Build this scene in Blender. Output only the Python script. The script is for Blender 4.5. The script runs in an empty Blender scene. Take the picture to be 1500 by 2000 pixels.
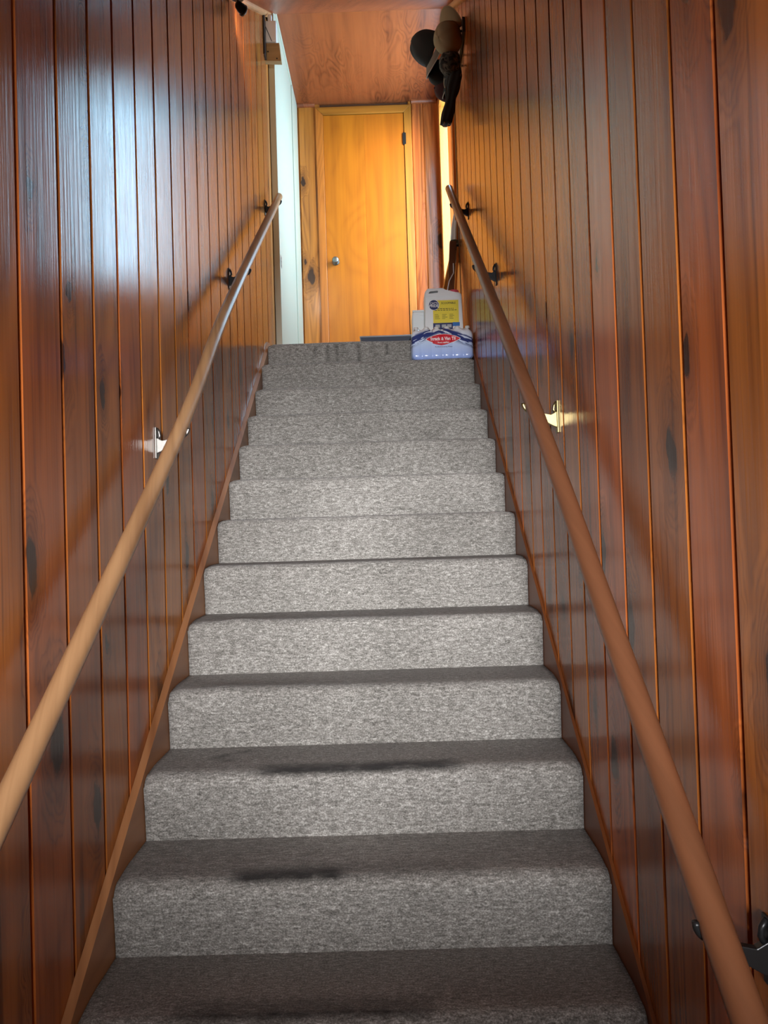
import bpy, bmesh, math, random
from mathutils import Vector, Matrix, noise
random.seed(7)
S = bpy.context.scene
C = S.collection

# ------------------------------------------------------------------ camera, world, lights, exposure
cam_d = bpy.data.cameras.new('camera'); cam = bpy.data.objects.new('camera', cam_d); C.objects.link(cam)
cam_d.sensor_fit = 'HORIZONTAL'; cam_d.sensor_width = 36.0; cam_d.lens = 36.0 * 1490.34 / 1500.0
cam_d.clip_start = 0.02; cam_d.clip_end = 100
def cam_axes(p, yaw, roll):
    f = Vector((math.sin(yaw) * math.cos(p), math.cos(yaw) * math.cos(p), math.sin(p)))
    r = Vector((math.cos(yaw), -math.sin(yaw), 0)); u = r.cross(f)
    c, s = math.cos(roll), math.sin(roll)
    return c * r + s * u, -s * r + c * u, f
r_, u_, f_ = cam_axes(0.0209, -0.0067, -0.031)
cam.matrix_world = Matrix(((r_.x, u_.x, -f_.x, 0.0987), (r_.y, u_.y, -f_.y, 0.0),
                           (r_.z, u_.z, -f_.z, 1.067), (0, 0, 0, 1)))
S.camera = cam

world = bpy.data.worlds.new('sky'); S.world = world; world.use_nodes = True
wn = world.node_tree.nodes; wl = world.node_tree.links
sky = wn.new('ShaderNodeTexSky'); sky.sky_type = 'NISHITA'; sky.sun_disc = False
sky.sun_elevation = math.radians(40); sky.sun_rotation = math.radians(60)
wl.new(sky.outputs[0], wn['Background'].inputs[0]); wn['Background'].inputs[1].default_value = 0.15

def area(name, loc, rot, sx, sy, power, col, spread=180):
    d = bpy.data.lights.new(name, 'AREA'); d.shape = 'RECTANGLE'; d.size = sx; d.size_y = sy
    d.energy = power; d.color = col; d.spread = math.radians(spread)
    o = bpy.data.objects.new(name, d); C.objects.link(o); o.location = loc; o.rotation_euler = rot
    return o
# daylight through the window on the right of the upper landing (light points to -x)
area('daylight_landing_window', (0.69, 5.87, 3.80), (0, math.radians(90), 0), 1.60, 0.98, 74, (0.42, 0.75, 1.0))
# hazy sunlight slanting in through the same window from outside
sl = area('sunlight_outside_window', (1.80, 4.50, 4.40), (0, 0, 0), 0.8, 0.8, 26, (1.0, 0.86, 0.62), 70)
sl.rotation_euler = (Vector((0.22, 6.6, 3.65)) - sl.location).to_track_quat('-Z', 'Y').to_euler()
# daylight behind the camera, entering by an unseen opening shaped for it (light points to +y)
area('daylight_entrance', (0.05, -4.0, 1.47), (math.radians(90), 0, 0), 1.5, 0.90, 1020, (0.97, 0.97, 1.0))

cy = S.cycles                      # light-path economy only
cy.max_bounces = 6; cy.diffuse_bounces = 3; cy.glossy_bounces = 2; cy.transmission_bounces = 2; cy.transparent_max_bounces = 4
cy.caustics_reflective = False; cy.caustics_refractive = False
cy.use_adaptive_sampling = True; cy.adaptive_threshold = 0.07; cy.adaptive_min_samples = 16
vs = S.view_settings
vs.view_transform = 'Standard'; vs.look = 'None'; vs.gamma = 1.0; vs.exposure = 0.0; vs.use_curve_mapping = False

# ------------------------------------------------------------------ helpers
def tag(o, label=None, cat=None, group=None, kind=None):
    if label: o['label'] = label
    if cat: o['category'] = cat
    if group: o['group'] = group
    if kind: o['kind'] = kind
    return o
def empty(name, loc=(0, 0, 0)):
    o = bpy.data.objects.new(name, None); C.objects.link(o); o.location = loc; o.empty_display_size = 0.05
    return o
def link(name, me, mat=None, parent=None, loc=(0, 0, 0), smooth=False):
    if mat: me.materials.append(mat)
    o = bpy.data.objects.new(name, me); C.objects.link(o); o.location = loc
    if smooth:
        for p in me.polygons: p.use_smooth = True
    if parent:
        o.parent = parent
        # loc is given in world space; the parents are never rotated
        b = Vector((0, 0, 0)); q = parent
        while q: b += q.location; q = q.parent
        o.location = Vector(loc) - b
    return o
def mesh(name, verts, faces):
    me = bpy.data.meshes.new(name); me.from_pydata([tuple(v) for v in verts], [], faces); me.update()
    bm = bmesh.new(); bm.from_mesh(me); bmesh.ops.recalc_face_normals(bm, faces=bm.faces); bm.to_mesh(me); bm.free()
    return me
def obj_bm(name, bm, mat, parent=None, loc=(0, 0, 0), smooth=False, bevel=0, seg=2):
    if bevel:
        bmesh.ops.bevel(bm, geom=list(bm.edges), offset=bevel, segments=seg, affect='EDGES', profile=0.5)
    bmesh.ops.recalc_face_normals(bm, faces=bm.faces)
    me = bpy.data.meshes.new(name); bm.to_mesh(me); bm.free()
    return link(name, me, mat, parent, loc, smooth)
def bm_box(lo, hi):
    bm = bmesh.new(); add_box(bm, lo, hi); return bm
def add_box(bm, lo, hi):
    vs_ = [bm.verts.new((x, y, z)) for x in (lo[0], hi[0]) for y in (lo[1], hi[1]) for z in (lo[2], hi[2])]
    for f in ((0, 1, 3, 2), (4, 6, 7, 5), (0, 4, 5, 1), (2, 3, 7, 6), (0, 2, 6, 4), (1, 5, 7, 3)):
        bm.faces.new([vs_[i] for i in f])
def box(name, lo, hi, mat, parent=None, bevel=0, smooth=False):
    c = [(a + b) / 2 for a, b in zip(lo, hi)]; c[2] = lo[2]
    return obj_bm(name, bm_box([a - b for a, b in zip(lo, c)], [a - b for a, b in zip(hi, c)]), mat, parent, c, smooth, bevel)
def tube_mesh(name, pts, rad, n=16, cap=True):
    pts = [Vector(p) for p in pts]; V = []; F = []
    rads = rad if isinstance(rad, (list, tuple)) else [rad] * len(pts)
    prev = None
    for i, p in enumerate(pts):
        t = (pts[min(i + 1, len(pts) - 1)] - pts[max(i - 1, 0)]).normalized()
        a = prev - t * prev.dot(t) if prev else t.orthogonal()
        a.normalize(); b = t.cross(a); prev = a
        for k in range(n):
            q = 2 * math.pi * k / n; V.append(p + (a * math.cos(q) + b * math.sin(q)) * rads[i])
    for i in range(len(pts) - 1):
        for k in range(n):
            F.append((i * n + k, i * n + (k + 1) % n, (i + 1) * n + (k + 1) % n, (i + 1) * n + k))
    if cap: F.append(tuple(range(n))[::-1]); F.append(tuple((len(pts) - 1) * n + k for k in range(n)))
    return mesh(name, V, F)
def tube(name, pts, rad, mat, parent=None, n=16):
    o = Vector(pts[0]); return link(name, tube_mesh(name, [Vector(p) - o for p in pts], rad, n), mat, parent, o, True)
def prism(name, poly, axis, a, b, mat, parent=None, bevel=0, smooth=False):
    """poly: 2-D outline in the two other axes, extruded along axis from a to b (world space)."""
    def P(u, v, w): return {'x': (w, u, v), 'y': (u, w, v), 'z': (u, v, w)}[axis]
    bm = bmesh.new()
    A = [bm.verts.new(P(u, v, a)) for u, v in poly]; B = [bm.verts.new(P(u, v, b)) for u, v in poly]
    bm.faces.new(A[::-1]); bm.faces.new(B); n = len(poly)
    for i in range(n): bm.faces.new((A[i], A[(i + 1) % n], B[(i + 1) % n], B[i]))
    o = Vector(P(poly[0][0], poly[0][1], a))
    bmesh.ops.translate(bm, vec=-o, verts=bm.verts)
    return obj_bm(name, bm, mat, parent, o, smooth, bevel)
def lathe_mesh(name, prof, n=24):
    V = []; F = []
    for r, z in prof:
        for k in range(n):
            q = 2 * math.pi * k / n; V.append((r * math.cos(q), r * math.sin(q), z))
    for i in range(len(prof) - 1):
        for k in range(n): F.append((i * n + k, i * n + (k + 1) % n, (i + 1) * n + (k + 1) % n, (i + 1) * n + k))
    F.append(tuple(range(n))[::-1]); F.append(tuple((len(prof) - 1) * n + k for k in range(n)))
    return mesh(name, V, F)
def text(name, body, size, loc, mat, parent, depth=0.0006, bold=0.0, rot=(math.pi / 2, 0, 0), align='CENTER', sx=1.0):
    cu = bpy.data.curves.new(name, 'FONT'); cu.body = body; cu.size = size; cu.align_x = align; cu.align_y = 'CENTER'
    cu.extrude = depth; cu.offset = bold; cu.resolution_u = 3
    t = bpy.data.objects.new(name, cu); C.objects.link(t)
    me = bpy.data.meshes.new_from_object(t.evaluated_get(bpy.context.evaluated_depsgraph_get()))
    bpy.data.objects.remove(t); bpy.data.curves.remove(cu)
    me.transform(Matrix.Diagonal((sx, 1, 1, 1))); me.name = name; me.materials.clear()
    o = link(name, me, mat, parent, loc); o.rotation_euler = rot
    return o

# ------------------------------------------------------------------ materials
def new_mat(name):
    m = bpy.data.materials.new(name); m.use_nodes = True
    return m, m.node_tree.nodes, m.node_tree.links, m.node_tree.nodes['Principled BSDF']
def nd(N, t, **kw):
    n = N.new(t)
    for k, v in kw.items():
        if k == 'op': n.operation = v
        else: setattr(n, k, v)
    return n
def math_n(N, L, op, a, b=None, c=None, clamp=False):
    n = N.new('ShaderNodeMath'); n.operation = op; n.use_clamp = clamp
    for i, v in enumerate((a, b, c)):
        if v is None: continue
        if isinstance(v, (int, float)): n.inputs[i].default_value = v
        else: L.new(v, n.inputs[i])
    return n.outputs[0]
def ramp(N, L, fac, stops):
    r = N.new('ShaderNodeValToRGB'); e = r.color_ramp.elements
    e[0].position, e[0].color = stops[0][0], (*stops[0][1], 1); e[1].position, e[1].color = stops[-1][0], (*stops[-1][1], 1)
    for p, c in stops[1:-1]:
        k = e.new(p); k.color = (*c, 1)
    L.new(fac, r.inputs[0]); return r.outputs[0]
def mixc(N, L, fac, a, b, mode='MIX'):
    m = N.new('ShaderNodeMix'); m.data_type = 'RGBA'; m.blend_type = mode
    for s, v in ((m.inputs[0], fac), (m.inputs[6], a), (m.inputs[7], b)):
        if isinstance(v, (int, float)): s.default_value = v
        elif isinstance(v, tuple): s.default_value = (*v, 1) if len(v) == 3 else v
        else: L.new(v, s)
    return m.outputs[2]
def plain(name, col, rough=0.5, metal=0.0, spec=0.5, bump=0.0, bscale=200.0, var=0.0):
    m, N, L, P = new_mat(name)
    P.inputs['Roughness'].default_value = rough; P.inputs['Metallic'].default_value = metal
    P.inputs['Specular IOR Level'].default_value = spec
    tc = nd(N, 'ShaderNodeTexCoord'); nz = nd(N, 'ShaderNodeTexNoise'); nz.inputs['Scale'].default_value = bscale
    nz.inputs['Detail'].default_value = 3; L.new(tc.outputs['Object'], nz.inputs['Vector'])
    v = var if var else 0.04
    c = mixc(N, L, nz.outputs[0], tuple(max(0, x * (1 - v)) for x in col), tuple(min(1, x * (1 + v)) for x in col))
    L.new(c, P.inputs['Base Color'])
    if bump:
        b = nd(N, 'ShaderNodeBump'); b.inputs['Strength'].default_value = bump; b.inputs['Distance'].default_value = 0.002
        L.new(nz.outputs[0], b.inputs['Height']); L.new(b.outputs[0], P.inputs['Normal'])
    return m
def wood(name, dark, light, knots=True, rough=0.3, along='z', figure=0.35, fig_scale=(3.2, 0.32), fine=1.0, rnd=0.35, knot_col=(0.028, 0.010, 0.006), spec=0.5, coat=0.0, bump=0.25, mask=False):
    m, N, L, P = new_mat(name)
    tc = nd(N, 'ShaderNodeTexCoord'); oi = nd(N, 'ShaderNodeObjectInfo')
    sp = nd(N, 'ShaderNodeSeparateXYZ'); L.new(tc.outputs['Object'], sp.inputs[0])
    X, Y, Z = sp.outputs
    if along == 'z': ac = math_n(N, L, 'ADD', X, Y); al = Z
    elif along == 'y': ac = math_n(N, L, 'ADD', X, math_n(N, L, 'MULTIPLY', Z, 0.3)); al = Y
    else: ac = math_n(N, L, 'ADD', Z, Y); al = X
    R = oi.outputs['Random']
    ac0 = math_n(N, L, 'ADD', ac, math_n(N, L, 'MULTIPLY', R, 37.0))
    al0 = math_n(N, L, 'ADD', al, math_n(N, L, 'MULTIPLY', R, 91.0))
    def vec(sa, sl, third=0.0):
        c = N.new('ShaderNodeCombineXYZ')
        L.new(math_n(N, L, 'MULTIPLY', ac0, sa), c.inputs[0]); L.new(math_n(N, L, 'MULTIPLY', al0, sl), c.inputs[1])
        L.new(math_n(N, L, 'MULTIPLY', R, 17.0 + third), c.inputs[2]); return c.outputs[0]
    kmask = None; dist = 0.0
    if knots:
        vo = nd(N, 'ShaderNodeTexVoronoi'); vo.voronoi_dimensions = '2D'; vo.inputs['Scale'].default_value = 1.0
        wob = nd(N, 'ShaderNodeTexNoise'); wob.inputs['Scale'].default_value = 1; L.new(vec(22, 14), wob.inputs['Vector'])
        vv = N.new('ShaderNodeVectorMath'); vv.operation = 'MULTIPLY_ADD'
        L.new(wob.outputs['Color'], vv.inputs[0]); vv.inputs[1].default_value = (0.22, 0.16, 0); L.new(vec(4.6, 1.9), vv.inputs[2])
        L.new(vv.outputs[0], vo.inputs['Vector'])
        cs = nd(N, 'ShaderNodeSeparateColor'); L.new(vo.outputs['Color'], cs.inputs[0])
        gate = math_n(N, L, 'GREATER_THAN', cs.outputs[0], 0.36)
        rad = math_n(N, L, 'MULTIPLY_ADD', math_n(N, L, 'POWER', cs.outputs[1], 1.6), 0.12, 0.055)
        near = math_n(N, L, 'DIVIDE', vo.outputs['Distance'], rad)
        mr = nd(N, 'ShaderNodeMapRange'); mr.interpolation_type = 'SMOOTHSTEP'
        L.new(near, mr.inputs[0]); mr.inputs[1].default_value = 0.72; mr.inputs[2].default_value = 1.08
        mr.inputs[3].default_value = 1; mr.inputs[4].default_value = 0
        kmask = math_n(N, L, 'MULTIPLY', mr.outputs[0], gate)
        mr2 = nd(N, 'ShaderNodeMapRange'); mr2.interpolation_type = 'SMOOTHSTEP'; L.new(near, mr2.inputs[0])
        mr2.inputs[1].default_value = 0.6; mr2.inputs[2].default_value = 3.4; mr2.inputs[3].default_value = 1; mr2.inputs[4].default_value = 0
        halo = math_n(N, L, 'MULTIPLY', mr2.outputs[0], gate)
        dist = math_n(N, L, 'MULTIPLY', halo, 0.35)
    big = nd(N, 'ShaderNodeTexNoise'); big.inputs['Scale'].default_value = 1; big.inputs['Detail'].default_value = 1.5; big.inputs['Distortion'].default_value = 0.6
    L.new(vec(*fig_scale), big.inputs['Vector'])
    lev = math_n(N, L, 'ADD', big.outputs[0], dist) if knots else big.outputs[0]
    rings = math_n(N, L, 'FRACT', math_n(N, L, 'MULTIPLY', lev, 15.0))
    rings = math_n(N, L, 'ABSOLUTE', math_n(N, L, 'MULTIPLY_ADD', rings, 2.0, -1.0))
    rings = math_n(N, L, 'POWER', rings, 1.6)
    if mask:
        mk = nd(N, 'ShaderNodeTexNoise'); mk.inputs['Scale'].default_value = 1; L.new(vec(3.0, 1.2, 3), mk.inputs['Vector'])
        rings = math_n(N, L, 'MULTIPLY', rings, math_n(N, L, 'MULTIPLY_ADD', mk.outputs[0], 4.0, -1.6, clamp=True))
    fn = nd(N, 'ShaderNodeTexNoise'); fn.inputs['Scale'].default_value = 1; fn.inputs['Detail'].default_value = 3; fn.inputs['Roughness'].default_value = 0.6
    L.new(vec(90 * fine, 2.2 * fine), fn.inputs['Vector'])
    md = nd(N, 'ShaderNodeTexNoise'); md.inputs['Scale'].default_value = 1; md.inputs['Detail'].default_value = 3
    L.new(vec(14, 0.7, 5), md.inputs['Vector'])
    g = math_n(N, L, 'MULTIPLY_ADD', rings, figure, math_n(N, L, 'MULTIPLY', fn.outputs[0], 0.55))
    g = math_n(N, L, 'ADD', g, math_n(N, L, 'MULTIPLY_ADD', md.outputs[0], 1.5, -0.82), clamp=True)
    col = ramp(N, L, g, [(0.05, light), (0.45, tuple((a * 0.6 + b * 0.4) for a, b in zip(light, dark))), (0.95, dark)])
    tint = math_n(N, L, 'MULTIPLY_ADD', R, rnd * 1.4, 1 - rnd * 0.7)
    hv = nd(N, 'ShaderNodeHueSaturation'); L.new(col, hv.inputs['Color']); L.new(tint, hv.inputs['Value'])
    R2 = math_n(N, L, 'FRACT', math_n(N, L, 'MULTIPLY', R, 7.31))
    L.new(math_n(N, L, 'MULTIPLY_ADD', R2, 0.046 * rnd, 0.5 - 0.023 * rnd), hv.inputs['Hue'])
    col = hv.outputs[0]
    if knots:
        col = mixc(N, L, math_n(N, L, 'MULTIPLY', halo, 0.5), col, tuple(x * 0.6 for x in dark))
        ps = nd(N, 'ShaderNodeTexNoise'); ps.inputs['Scale'].default_value = 1; ps.inputs['Detail'].default_value = 2; L.new(vec(34, 0.9, 9), ps.inputs['Vector'])
        pm = nd(N, 'ShaderNodeMapRange'); pm.interpolation_type = 'SMOOTHSTEP'; L.new(ps.outputs[0], pm.inputs[0]); pm.inputs[1].default_value = 0.57; pm.inputs[2].default_value = 0.72
        col = mixc(N, L, math_n(N, L, 'MULTIPLY', pm.outputs[0], 0.6), col, tuple(x * 0.55 for x in dark))
        col = mixc(N, L, math_n(N, L, 'MULTIPLY', kmask, 0.93), col, knot_col)
    L.new(col, P.inputs['Base Color'])
    L.new(math_n(N, L, 'MULTIPLY_ADD', md.outputs[0], 0.14, rough - 0.07), P.inputs['Roughness'])
    P.inputs['Specular IOR Level'].default_value = spec; P.inputs['Coat Weight'].default_value = coat; P.inputs['Coat Roughness'].default_value = 0.22
    b = nd(N, 'ShaderNodeBump'); b.inputs['Strength'].default_value = bump; b.inputs['Distance'].default_value = 0.0015
    L.new(fn.outputs[0], b.inputs['Height']); L.new(b.outputs[0], P.inputs['Normal'])
    return m

M = {}
M['pine'] = wood('knotty_pine', (0.145, 0.036, 0.010), (0.50, 0.152, 0.029), rough=0.20, spec=0.52, bump=0.4)
M['pine_trim'] = wood('pine_trim', (0.24, 0.095, 0.030), (0.50, 0.24, 0.09), knots=False, rough=0.4, along='y')
M['skirt'] = wood('dark_pine_skirt', (0.12, 0.032, 0.010), (0.24, 0.070, 0.020), knots=False, rough=0.4, along='y')
M['casing'] = wood('fir_casing', (0.24, 0.066, 0.008), (0.52, 0.165, 0.022), knots=False, rough=0.35)
M['casing_x'] = wood('fir_casing_head', (0.24, 0.066, 0.008), (0.52, 0.165, 0.022), knots=False, rough=0.35, along='x')
M['door'] = wood('birch_door', (0.29, 0.066, 0.005), (0.50, 0.138, 0.010), knots=False, rough=0.32, figure=0.22, fig_scale=(1.6, 0.55), fine=0.7, rnd=0.07)
M['ply'] = wood('fir_plywood', (0.12, 0.024, 0.008), (0.32, 0.072, 0.021), knots=False, rough=0.36, along='y', figure=0.6, fig_scale=(6.5, 2.2), rnd=0.1, mask=True)
M['rail'] = wood('handrail_wood', (0.22, 0.105, 0.042), (0.50, 0.29, 0.135), knots=False, rough=0.33, along='y', figure=0.35, fine=1.6, rnd=0.1)
M['rail_red'] = wood('handrail_wood_red', (0.085, 0.032, 0.015), (0.18, 0.070, 0.032), knots=False, rough=0.36, along='y', figure=0.1, rnd=0.1)
M['raw'] = wood('pale_plywood', (0.36, 0.22, 0.08), (0.56, 0.38, 0.16), knots=False, rough=0.6, along='x')
M['brown'] = wood('dark_plank', (0.07, 0.025, 0.010), (0.16, 0.06, 0.022), knots=False, rough=0.4)
M['backing'] = plain('wall_backing', (0.10, 0.035, 0.012), 0.8)
M['white'] = plain('white_paint', (0.52, 0.50, 0.39), 0.45, var=0.02, bscale=3)
M['white_shade'] = plain('pale_grey_paint', (0.52, 0.50, 0.46), 0.5, var=0.02, bscale=3)
M['nickel'] = plain('brushed_nickel', (0.26, 0.25, 0.23), 0.42, metal=1.0)
M['black_metal'] = plain('black_metal', (0.02, 0.02, 0.02), 0.35, metal=0.4)
M['brass'] = plain('worn_brass', (0.36, 0.29, 0.14), 0.4, metal=1.0)
M['black'] = plain('black_plastic', (0.012, 0.012, 0.014), 0.4)
M['plaster'] = plain('plaster', (0.55, 0.48, 0.38), 0.8, bump=0.2, bscale=60)
M['lower_floor'] = plain('brown_floor', (0.14, 0.11, 0.09), 0.6, bscale=20, var=0.2)

def carpet():
    m, N, L, P = new_mat('grey_loop_carpet')
    tc = nd(N, 'ShaderNodeTexCoord'); geo = nd(N, 'ShaderNodeNewGeometry')
    def noi(scale, vec_scale, detail=2, rough=0.5):
        mp = nd(N, 'ShaderNodeMapping'); mp.inputs['Scale'].default_value = vec_scale; L.new(geo.outputs['Position'], mp.inputs[0])
        n = nd(N, 'ShaderNodeTexNoise'); n.inputs['Scale'].default_value = scale; n.inputs['Detail'].default_value = detail
        n.inputs['Roughness'].default_value = rough; L.new(mp.outputs[0], n.inputs['Vector']); return n.outputs[0]
    sp = noi(260, (0.8, 1, 1), 3, 0.75); st = noi(120, (0.4, 1.3, 1.3), 2, 0.6); pa = noi(2.2, (1, 1, 1), 3)
    f = math_n(N, L, 'ADD', math_n(N, L, 'MULTIPLY', sp, 0.75), math_n(N, L, 'MULTIPLY', st, 0.45))
    f = math_n(N, L, 'ADD', f, math_n(N, L, 'MULTIPLY_ADD', pa, 0.16, -0.08))
    col = ramp(N, L, f, [(0.38, (0.060, 0.055, 0.047)), (0.56, (0.205, 0.195, 0.175)), (0.66, (0.33, 0.315, 0.285)), (0.80, (0.62, 0.60, 0.56))])
    at = nd(N, 'ShaderNodeAttribute'); at.attribute_name = 'dirt'
    dn = noi(28, (0.5, 1, 1), 4, 0.7)
    dm = math_n(N, L, 'MULTIPLY', at.outputs['Fac'], math_n(N, L, 'MULTIPLY_ADD', dn, 1.4, 0.25), clamp=True)
    col = mixc(N, L, dm, col, (0.022, 0.020, 0.018))
    L.new(col, P.inputs['Base Color']); P.inputs['Roughness'].default_value = 0.95; P.inputs['Specular IOR Level'].default_value = 0.1
    P.inputs['Sheen Weight'].default_value = 0.15
    b = nd(N, 'ShaderNodeBump'); b.inputs['Strength'].default_value = 0.8; b.inputs['Distance'].default_value = 0.004
    L.new(sp, b.inputs['Height']); L.new(b.outputs[0], P.inputs['Normal'])
    return m
M['carpet'] = carpet()

# ------------------------------------------------------------------ dimensions
XL, XR = -0.649, 0.639            # faces of the pine panelling
HW = 0.6286                       # half width of the stairs
T = 0.2558; Y0 = 1.9416           # tread depth, first riser
ZT = {-2: -0.378, -1: -0.189, 0: 0.0, 1: 0.189, 2: 0.378, 3: 0.565, 4: 0.752, 5: 0.939, 6: 1.122, 7: 1.308, 8: 1.495, 9: 1.680, 10: 1.864, 11: 2.060, 12: 2.241}
LAND = ZT[12]; FLOOR = ZT[-2]
YW = 5.20                         # end of panelling
YB = 6.60                         # back wall
YR = -1.25                        # rear wall behind the camera
ZC = 4.79; YC = 5.42              # landing ceiling and where the slope starts
def ceil_z(y):
    if y > YC: return ZC
    return max(2.46, ZC - 0.61 * (YC - y))
YLOW = YC - (ZC - 2.46) / 0.61

# ------------------------------------------------------------------ structure: panelled side walls
def board_profile(y0, y1, xf, sgn, th=0.018, ch=0.0075, gap=0.0012):
    xb = xf - sgn * th
    return [(xb, y0 + gap), (xf - sgn * ch, y0 + gap), (xf, y0 + gap + ch), (xf, y1 - gap - ch), (xf - sgn * ch, y1 - gap), (xb, y1 - gap)]
def side_board(y0, y1, xf, sgn, parent, gap=0.0012, zb=None):
    prof = board_profile(y0, y1, xf, sgn, gap=gap)
    yb = (y0 + y1) / 2
    if zb is None: zb = max(FLOOR, 0.742 * (y0 - Y0) - 0.30)
    V = []; n = len(prof)
    o = Vector((xf, yb, zb))
    for x, y in prof: V.append(Vector((x, y, zb)) - o)
    for x, y in prof: V.append(Vector((x, y, ceil_z(y) - 0.001)) - o)
    F = [tuple(range(n))[::-1], tuple(range(n, 2 * n))] + [(i, (i + 1) % n, n + (i + 1) % n, n + i) for i in range(n)]
    return link('board', mesh('board', V, F), M['pine'], parent, o)
def side_backing(name, x0, x1, y0, y1):
    o = empty(name, ((x0 + x1) / 2, (y0 + y1) / 2, FLOOR))
    pts = [(y0, FLOOR - 0.02), (y1, FLOOR - 0.02), (y1, ceil_z(y1) + 0.02)]
    if y1 > YC: pts.append((YC, ZC + 0.02))
    pts += [(YLOW, 2.48), (y0, 2.48)]
    prism('backing', pts, 'x', x0, x1, M['backing'], o)
    return tag(o, kind='structure')
wall_left = side_backing('wall_left', XL - 0.10, XL - 0.018, YR, YB)
wall_right = side_backing('wall_right', XR + 0.018, XR + 0.10, YR, YW)
ly = [1.556, 1.757, 1.955, 2.140, 2.330, 2.527, 2.720, 2.910, 3.108, 3.305, 3.502, 3.700, 3.885, 4.083, 4.289, 4.500, 4.710, 4.930, 5.17]
ry = [1.204, 1.384, 1.582, 1.767, 1.963, 2.148, 2.324, 2.511, 2.697, 2.886, 3.085, 3.270, 3.460, 3.650, 3.840, 4.030, 4.220, 4.412, 4.604, 4.800, 5.000, 5.20]
def extend(l):
    a = list(l)
    while a[0] > YR + 0.1: a.insert(0, max(YR, a[0] - random.uniform(0.183, 0.2)))
    return a
la = extend(ly)
for a, b in zip(la, la[1:]): side_board(a, b, XL, 1, wall_left, 0.003 if abs(b - 2.72) < 0.01 else 0.0012)
ra = extend(ry)
for a, b in zip(ra, ra[1:]): side_board(a, b, XR, -1, wall_right)
# end-grain edge strips where the panelling stops
box('corner_strip', (XR - 0.004, YW, LAND), (XR + 0.10, YW + 0.03, ZC - 0.14), M['brown'], wall_right)

# right wall of the landing with a window
WY0, WY1, WZ0, WZ1 = 5.38, 6.36, 3.00, 4.60
xr0, xr1 = XR + 0.0, XR + 0.14
wl2 = tag(empty('wall_right', ((xr0 + xr1) / 2, 5.9, LAND)), kind='structure')
for lo, hi in (((xr0, YW + 0.03, LAND), (xr1, WY0, ZC)), ((xr0, WY1, LAND), (xr1, YB, ZC)), ((xr0, WY0, LAND), (xr1, WY1, WZ0)), ((xr0, WY0, WZ1), (xr1, WY1, ZC))):
    box('wall_panel', lo, hi, M['casing'], wl2)
w1 = tag(empty('window_1', (XR, 5.87, WZ0)), 'sunlit wooden window on the right side of the upper landing', kind='structure')
ct = 0.018
box('window_casing', (XR - ct, WY1, WZ0 - 0.09), (XR, WY1 + 0.10, WZ1 + 0.10), M['casing'], w1, 0.003)
box('window_casing', (XR - ct, WY0 - 0.10, WZ0 - 0.09), (XR, WY0, WZ1 + 0.10), M['casing'], w1, 0.003)
box('window_casing', (XR - ct, WY0, WZ1), (XR, WY1, WZ1 + 0.10), M['casing'], w1, 0.003)
box('window_sill', (XR - 0.05, WY0 - 0.02, WZ0 - 0.03), (XR, WY1 + 0.02, WZ0), M['casing'], w1, 0.004)
fr = []
for lo, hi in (((xr1, WY0, WZ0), (xr1 + 0.03, WY0 + 0.045, WZ1)), ((xr1, WY1 - 0.045, WZ0), (xr1 + 0.03, WY1, WZ1)),
               ((xr1, WY0 + 0.045, WZ0), (xr1 + 0.03, WY1 - 0.045, WZ0 + 0.05)), ((xr1, WY0 + 0.045, WZ1 - 0.05), (xr1 + 0.03, WY1 - 0.045, WZ1))):
    box('window_sash', lo, hi, M['white'], w1)

# back wall, door
wall_back = tag(empty('wall_back', (0, YB, LAND)), kind='structure')
box('backing', (XL - 0.1, YB + 0.018, LAND - 0.05), (XR + 0.14, YB + 0.08, ZC + 0.02), M['backing'], wall_back)
def back_board(x0, x1, z1=ZC - 0.001):
    prof = [(x0 + 0.001, YB + 0.018), (x0 + 0.001, YB + 0.0065), (x0 + 0.0075, YB), (x1 - 0.0075, YB), (x1 - 0.001, YB + 0.0065), (x1 - 0.001, YB + 0.018)]
    n = len(prof); o = Vector(((x0 + x1) / 2, YB, LAND))
    V = [Vector((x, y, LAND)) - o for x, y in prof] + [Vector((x, y, z1)) - o for x, y in prof]
    F = [tuple(range(n))[::-1], tuple(range(n, 2 * n))] + [(i, (i + 1) % n, n + (i + 1) % n, n + i) for i in range(n)]
    link('board', mesh('board', V, F), M['pine'], wall_back, o)
for a, b in ((XL, -0.592), (-0.592, -0.40), (0.37, 0.40), (0.40, 0.502), (0.502, 0.64)): back_board(a, b)
d1 = tag(empty('door_1', (0, YB, LAND)), 'amber birch flush door at the head of the stairs', kind='structure')
DX0, DX1, DZ = -0.372, 0.331, 4.688
slab = box('door_leaf', (DX0, YB - 0.004, LAND + 0.012), (-0.02, YB + 0.03, DZ - 0.004), M['door'], d1)
slab2 = box('door_leaf', (-0.0195, YB - 0.004, LAND + 0.012), (DX1 - 0.003, YB + 0.03, DZ - 0.004), M['door'], d1)
cw = 0.066
def casing(poly, mat): return prism('casing', poly, 'y', YB - 0.016, YB + 0.016, mat, d1, bevel=0.003)
casing([(DX0 - cw, LAND), (DX0 - 0.002, LAND), (DX0 - 0.002, DZ), (DX0 - cw, DZ + cw)], M['casing'])
casing([(DX1 + 0.002, LAND), (DX1 + cw, LAND), (DX1 + cw, DZ + cw), (DX1 + 0.002, DZ)], M['casing'])
casing([(DX0 - 0.002, DZ + 0.001), (DX1 + 0.002, DZ + 0.001), (DX1 + cw, DZ + cw + 0.001), (DX0 - cw, DZ + cw + 0.001)], M['casing_x'])
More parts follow.
